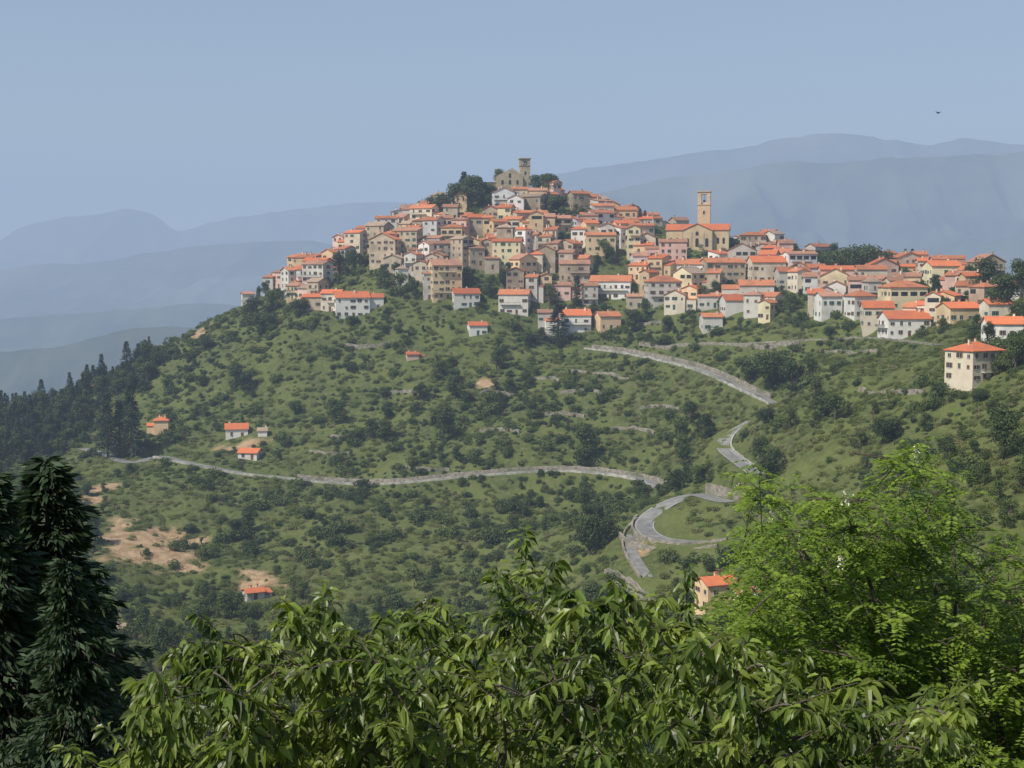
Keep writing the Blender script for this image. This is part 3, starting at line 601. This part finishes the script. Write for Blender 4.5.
def fg_tree(name,base,crotch,prof,dr_rng,nlimb,nshoot,depthz,leaffn,leafmat,lw,seed,jit=.35,trunk=.16,drop=.5,qp=1.25,vj=12):
    r=random.Random(seed);mb=MB();lf=MB()
    base=np.array(base);crotch=np.array(crotch)
    v,f=tube(bez(base,(base+crotch)/2+np.array([.15,.1,0]),crotch),list(np.linspace(trunk*1.3,trunk*.8,8)),8);mb.add(v,f)
    us=[p[0] for p in prof];vs=[p[1] for p in prof];limbpts=[]
    for i in range(nlimb):
        u=us[0]+(us[-1]-us[0])*(i+r.uniform(.2,.8))/nlimb;d=r.uniform(*dr_rng);vt=np.interp(u,us,vs)
        tip=np.array(W(u,vt,d))-np.array([0,0,drop*r.uniform(.4,1)]);midp=crotch*.45+tip*.55+np.array([r.uniform(-.3,.3),0,r.uniform(-.25,.12)*abs(tip[2]-crotch[2])])
        path=bez(crotch,midp,tip,16);path=[p+np.array([r.gauss(0,.03),r.gauss(0,.03),r.gauss(0,.03)])*(j>0) for j,p in enumerate(path)]
        v,f=tube(path,list(lw*(1-np.linspace(0,1,16))**1.1+.006),6);mb.add(v,f);limbpts+=path[4:]
    LP=list(limbpts);starts=[]
    for i in range(nshoot):
        u=r.uniform(us[0],us[-1]);d=r.uniform(*dr_rng);vt=np.interp(u,us,vs)+vj*math.sin(u*.11+d*3)+r.uniform(-vj*.7,vj)
        top=np.array(W(u,vt,d));q=r.random()**qp;starts.append((u,top+np.array([0,0,-q*depthz-.05])))
    A=np.array(LP);dd=[((A-s[1])**2).sum(1).min() for s in starts];starts=[starts[i] for i in np.argsort(dd)]
    for u,st in starts:
        A=np.array(LP);j=((A-st)**2).sum(1).argmin();a=A[j]
        away=(st-a);away/=np.linalg.norm(away)+1e-9
        dirv=away*.9+np.array([r.uniform(-.6,.6)+(u-np.mean(us))/(us[-1]-us[0])*.9,r.uniform(-.7,.4),r.uniform(-.1,.5)]);dirv/=np.linalg.norm(dirv)
        Ls=r.uniform(.45,.95)*jit/.35
        e=st+dirv*Ls*.3;s0=st-dirv*Ls*.5
        path=bez(s0,s0*.5+e*.5+np.array([0,0,.06]),e,7)
        v,f=tube(bez(a,(a+s0)/2+np.array([0,0,.03]),s0,5),[.008,.007,.006,.005,.005],4);mb.add(v,f)
        v,f=tube(path,list(np.linspace(.005,.002,7)),4);mb.add(v,f)
        LP+=path[2:5:2]
        leaffn(lf,np.array(path),r)
    e=bpy.data.objects.new(name,None);bpy.context.scene.collection.objects.link(e)
    obj('trunk_and_branches',mb.v,mb.f,[M['bark']],mb.m,parent=e,smooth=True)
    obj('leaves',lf.v,lf.f,leafmat,lf.m,parent=e)
    return e
def cherry_leaves(lf,path,r):
    g=np.random.default_rng(r.randrange(1<<30));k=42
    t=g.uniform(0,1,k)**.7*(len(path)-1.001)
    t=np.round(t*1.4)/1.4+g.normal(size=k)*.04;t=np.clip(t,0,len(path)-1.001)
    i=t.astype(int);fr=(t-i)[:,None];b=path[i]*(1-fr)+path[i+1]*fr
    ax=path[-1]-path[0];ax/=np.linalg.norm(ax)
    an=g.uniform(0,6.28,k);d=np.stack([np.cos(an),np.sin(an),g.uniform(-1.25,.25,k)],1)+ax*.35
    d=d/np.linalg.norm(d,axis=1)[:,None]
    b=b+d*.02
    nr=np.tile([-.2,-.3,1.0],(k,1))+g.normal(size=(k,3))*.4
    leafmesh(lf,b,d,nr,g.uniform(.07,.12,k),g.uniform(.032,.05,k),0,.45)
prof=[(80,762),(140,706),(185,655),(215,640),(250,636),(285,612),(330,610),(360,626),(400,616),(430,600),(460,614),(500,600),(525,566),(545,600),(600,622),(650,600),(690,592),(730,640),(800,684),(870,700),(950,705)]
fg_tree('cherry_tree',(0.3,9.8,float(H(.3,9.8))-.4),(0.2,9.6,-5.4),prof,(7.4,11.5),14,660,1.5,cherry_leaves,[M['cherry']],.04,3,drop=.5,jit=.33,vj=16)
def locust_leaves(lf,path,r):
    g=np.random.default_rng(r.randrange(1<<30))
    for q in range(12):
        t=g.uniform(0.1,1)*(len(path)-1.001);i=int(t);b=path[i]*(1-(t-i))+path[i+1]*(t-i)
        an=g.uniform(0,6.28);d=np.array([math.cos(an),math.sin(an),g.uniform(-.5,.5)]);d/=np.linalg.norm(d);L=g.uniform(.18,.3)
        s=np.cross(d,(0,0,1));s/=np.linalg.norm(s)+1e-9
        s=s+np.array([0,0,g.uniform(-.4,.4)]);n_=7
        tt=np.repeat(np.linspace(.2,1,n_),2);sg=np.tile([1,-1],n_)
        bb=b+np.outer(tt*L,d)+np.outer(tt*tt*L*.35,[0,0,-1]);dd=np.outer(sg,s)+d*.35+np.array([0,0,-.25])
        k=len(bb);up=np.tile([0,-.2,1.0],(k,1))+g.normal(size=(k,3))*.3
        dd/=np.linalg.norm(dd,axis=1)[:,None];sd=np.cross(dd,up);sd/=np.linalg.norm(sd,axis=1)[:,None];l=.062*g.uniform(.8,1.15,k)[:,None]
        V=np.stack([bb,bb+dd*l*.5+sd*l*.28,bb+dd*l,bb+dd*l*.5-sd*l*.28],1).reshape(-1,3);o=len(lf.v);lf.v+=V.tolist();lf.f+=[(o+4*i,o+4*i+1,o+4*i+2,o+4*i+3) for i in range(k)];lf.m+=[0]*k
    if r.random()<.06:
        b=path[-1];k=40;pos=b+np.stack([g.normal(size=k)*.02,g.normal(size=k)*.02,-g.uniform(0,.14,k)],1);quads(lf,pos,g.normal(size=(k,3)),np.full(k,.02),1,1,g)
prof2=[(690,660),(720,612),(742,545),(754,480),(768,480),(782,515),(800,520),(835,480),(850,480),(870,490),(892,450),(915,450),(940,470),(970,520),(1000,550),(1040,540),(1110,545)]
fg_tree('locust_tree',(5.2,14.5,float(H(5.2,14.5))-.4),(4.8,14.2,-6.2),prof2,(12.2,17.5),15,1450,3.9,locust_leaves,[M['locust'],M['petal']],.07,9,jit=.5,trunk=.18,drop=.35,qp=.76,vj=24)
sp1=conifer(201,M['conifer'],26,5.6,62,14,38,.6,.42,.72,irr=.25,low=.02);sp2=conifer(202,M['conifer'],24,6.0,58,14,38,.6,.42,.7,irr=.25,low=.02)
def put(pr,name,x,y,top,wf):
    hgt=26 if pr is sp1 else 24
    o=bpy.data.objects.new(name,pr.data);bpy.context.scene.collection.objects.link(o);z=float(H(x,y))-.3;s=(top-z)/(hgt*.98);o.location=(x,y,z);o.scale=(wf,wf,s);o.rotation_euler=(0,0,x)
    return o
for u,v,d,pr,wf in [(46,462,60,sp1,1.4),(-14,476,56,sp2,1.2),(98,600,66,sp2,.85),(66,560,52,sp2,.8)]:
    x,y,z=W(u,v,d);put(pr,'spruce_tree',x,y,z,wf)
# ------------------------------------------------ mountains
def mountain(name,prof,dist,back,front,zb,mat,seed,nx=320,ny=110,amp=.2):
    us=[p[0] for p in prof];vs=[p[1] for p in prof];vv=[]
    U_=np.linspace(us[0],us[-1],nx)
    vt=np.interp(U_,us,vs);ker=np.ones(5)/5;vt=np.convolve(np.pad(vt,2,'edge'),ker,'valid')+2.5*(fbm(U_/14,U_*0,seed)-.5)
    a,b=raydir(U_,vt);X=a*dist;Zr=b*dist
    for t in np.linspace(-1,1,ny):
        Yo=dist+(t*back if t>0 else t*front)
        p=1-abs(t)**.9
        rd=ridged(X/(dist*.075)+.35*vn(X/400,np.full(nx,Yo/400),seed),np.full(nx,Yo)/(dist*.16),seed)
        z=zb+(Zr-zb)*p*(1-amp*1.9*(1-rd)*min(1,abs(t)*7))
        z=z+dist*.003*(fbm(X/(dist*.02),np.full(nx,Yo)/(dist*.02),seed+9)-.5)*min(1,abs(t)*20)
        vv.append(np.stack([X,np.full(nx,Yo),z],1))
    V=np.concatenate(vv);ii=(np.arange(ny-1)[:,None]*nx+np.arange(nx-1)[None]).ravel()
    return obj(name,V,np.stack([ii,ii+1,ii+nx+1,ii+nx],1),[mat],smooth=True)
mm=surf('mountain_forest',(.02,.035,.018),(.07,.085,.04),.006,c3=(.15,.14,.1))
mountain('mountain_range',[(-300,250),(0,240),(20,225),(60,214),(100,211),(130,206),(155,209),(168,224),(180,228),(230,214),(280,207),(330,201),(380,197),(430,200),(520,210),(620,230)],8600,2500,2500,-330,mm,3,amp=.35)
mountain('mountain_range',[(-300,262),(0,268),(40,262),(90,262),(140,252),(200,243),(260,239),(310,238),(360,246),(450,262),(560,280)],6000,1500,2000,-330,mm,13,amp=.35)
mountain('mountain_range',[(-300,330),(0,318),(60,312),(120,308),(200,300),(300,310),(420,330)],4200,900,1100,-330,mm,53,amp=.4)
mountain('mountain_range',[(-300,350),(0,348),(50,346),(90,336),(130,325),(170,322),(230,330),(330,345),(450,360)],2700,500,700,-330,mm,23,amp=.4)
mountain('mountain_range',[(430,215),(520,180),(580,163),(640,155),(700,147),(760,138),(800,131),(832,127),(860,131),(900,137),(935,141),(965,133),(1000,137),(1060,140),(1350,150)],7400,2500,2500,-330,mm,33,amp=.35)
mountain('mountain_range',[(480,230),(560,200),(620,184),(680,170),(730,166),(790,156),(830,158),(880,153),(930,152),(1000,148),(1060,140),(1350,130)],5400,1500,2400,-330,mm,43,amp=.35)
# ------------------------------------------------ bird
mb=MB();v,f=tube([(-.22,0,0),(-.12,0,.0),(0,0,.01),(.12,0,.02),(.2,0,.03)],[.01,.05,.06,.045,.01],8);mb.add(v,f)
for s in(-1,1): mb.add([(.08,0,.02),(-.06,0,.02),(-.05,s*.22,.12),(.07,s*.22,.13),(-.1,s*.48,.06)],[(0,1,2,3),(3,2,4)],0)
mb.add([(-.2,0,0),(-.36,-.06,0),(-.36,.06,0)],[(0,1,2)])
bd=obj('bird',mb.v,mb.f,[M['iron']],mb.m,smooth=True);bd.location=W(938,113,120);bd.rotation_euler=(.2,.1,.6)
# ------------------------------------------------ haze layer
mb=MB();box(mb,-15000,15000,180,13500,-700,800,0)
m,nt,out=newmat('emissive_haze')
ab=nt.nodes.new('ShaderNodeVolumeAbsorption');ab.inputs[0].default_value=(0,0,0,1)
SIG=.00024;ab.inputs['Density'].default_value=SIG
em=nt.nodes.new('ShaderNodeEmission');em.inputs[0].default_value=(.345,.445,.615,1);em.inputs[1].default_value=SIG  # haze glows by itself, emission standing in for light scattered in the air
ad=nt.nodes.new('ShaderNodeAddShader');nt.links.new(ab.outputs[0],ad.inputs[0]);nt.links.new(em.outputs[0],ad.inputs[1]);nt.links.new(ad.outputs[0],out.inputs['Volume'])
obj('sky_haze',mb.v,mb.f,[m])
# ------------------------------------------------ light, camera
sv=Vector((-.6,-.5,0)).normalized();el=math.radians(50);sd=Vector((sv.x*math.cos(el),sv.y*math.cos(el),math.sin(el)))
sl=bpy.data.lights.new('sun','SUN');sl.energy=5.0;sl.angle=math.radians(.5);sl.color=(1,.95,.86);so=bpy.data.objects.new('sun',sl);bpy.context.scene.collection.objects.link(so)
so.rotation_euler=sd.to_track_quat('Z','Y').to_euler()
wd=bpy.data.worlds.new('World');bpy.context.scene.world=wd;wd.use_nodes=True;nt=wd.node_tree
sk=nt.nodes.new('ShaderNodeTexSky');sk.sky_type='NISHITA';sk.sun_disc=False;sk.sun_elevation=el;sk.sun_rotation=math.atan2(sv.x,sv.y)
sk.altitude=900;sk.air_density=1.2;sk.dust_density=1.5
bg=nt.nodes['Background'];bg.inputs[1].default_value=.105;nt.links.new(sk.outputs[0],bg.inputs[0])
cam=bpy.data.cameras.new('camera');co=bpy.data.objects.new('camera',cam);bpy.context.scene.collection.objects.link(co)
cam.sensor_width=36;cam.lens=F*36/1024;cam.clip_end=40000;cam.clip_start=.1
co.rotation_euler=(math.pi/2-PITCH,0,0);bpy.context.scene.camera=co
bpy.context.scene.view_settings.view_transform='Standard';bpy.context.scene.view_settings.look='None';bpy.context.scene.view_settings.exposure=0
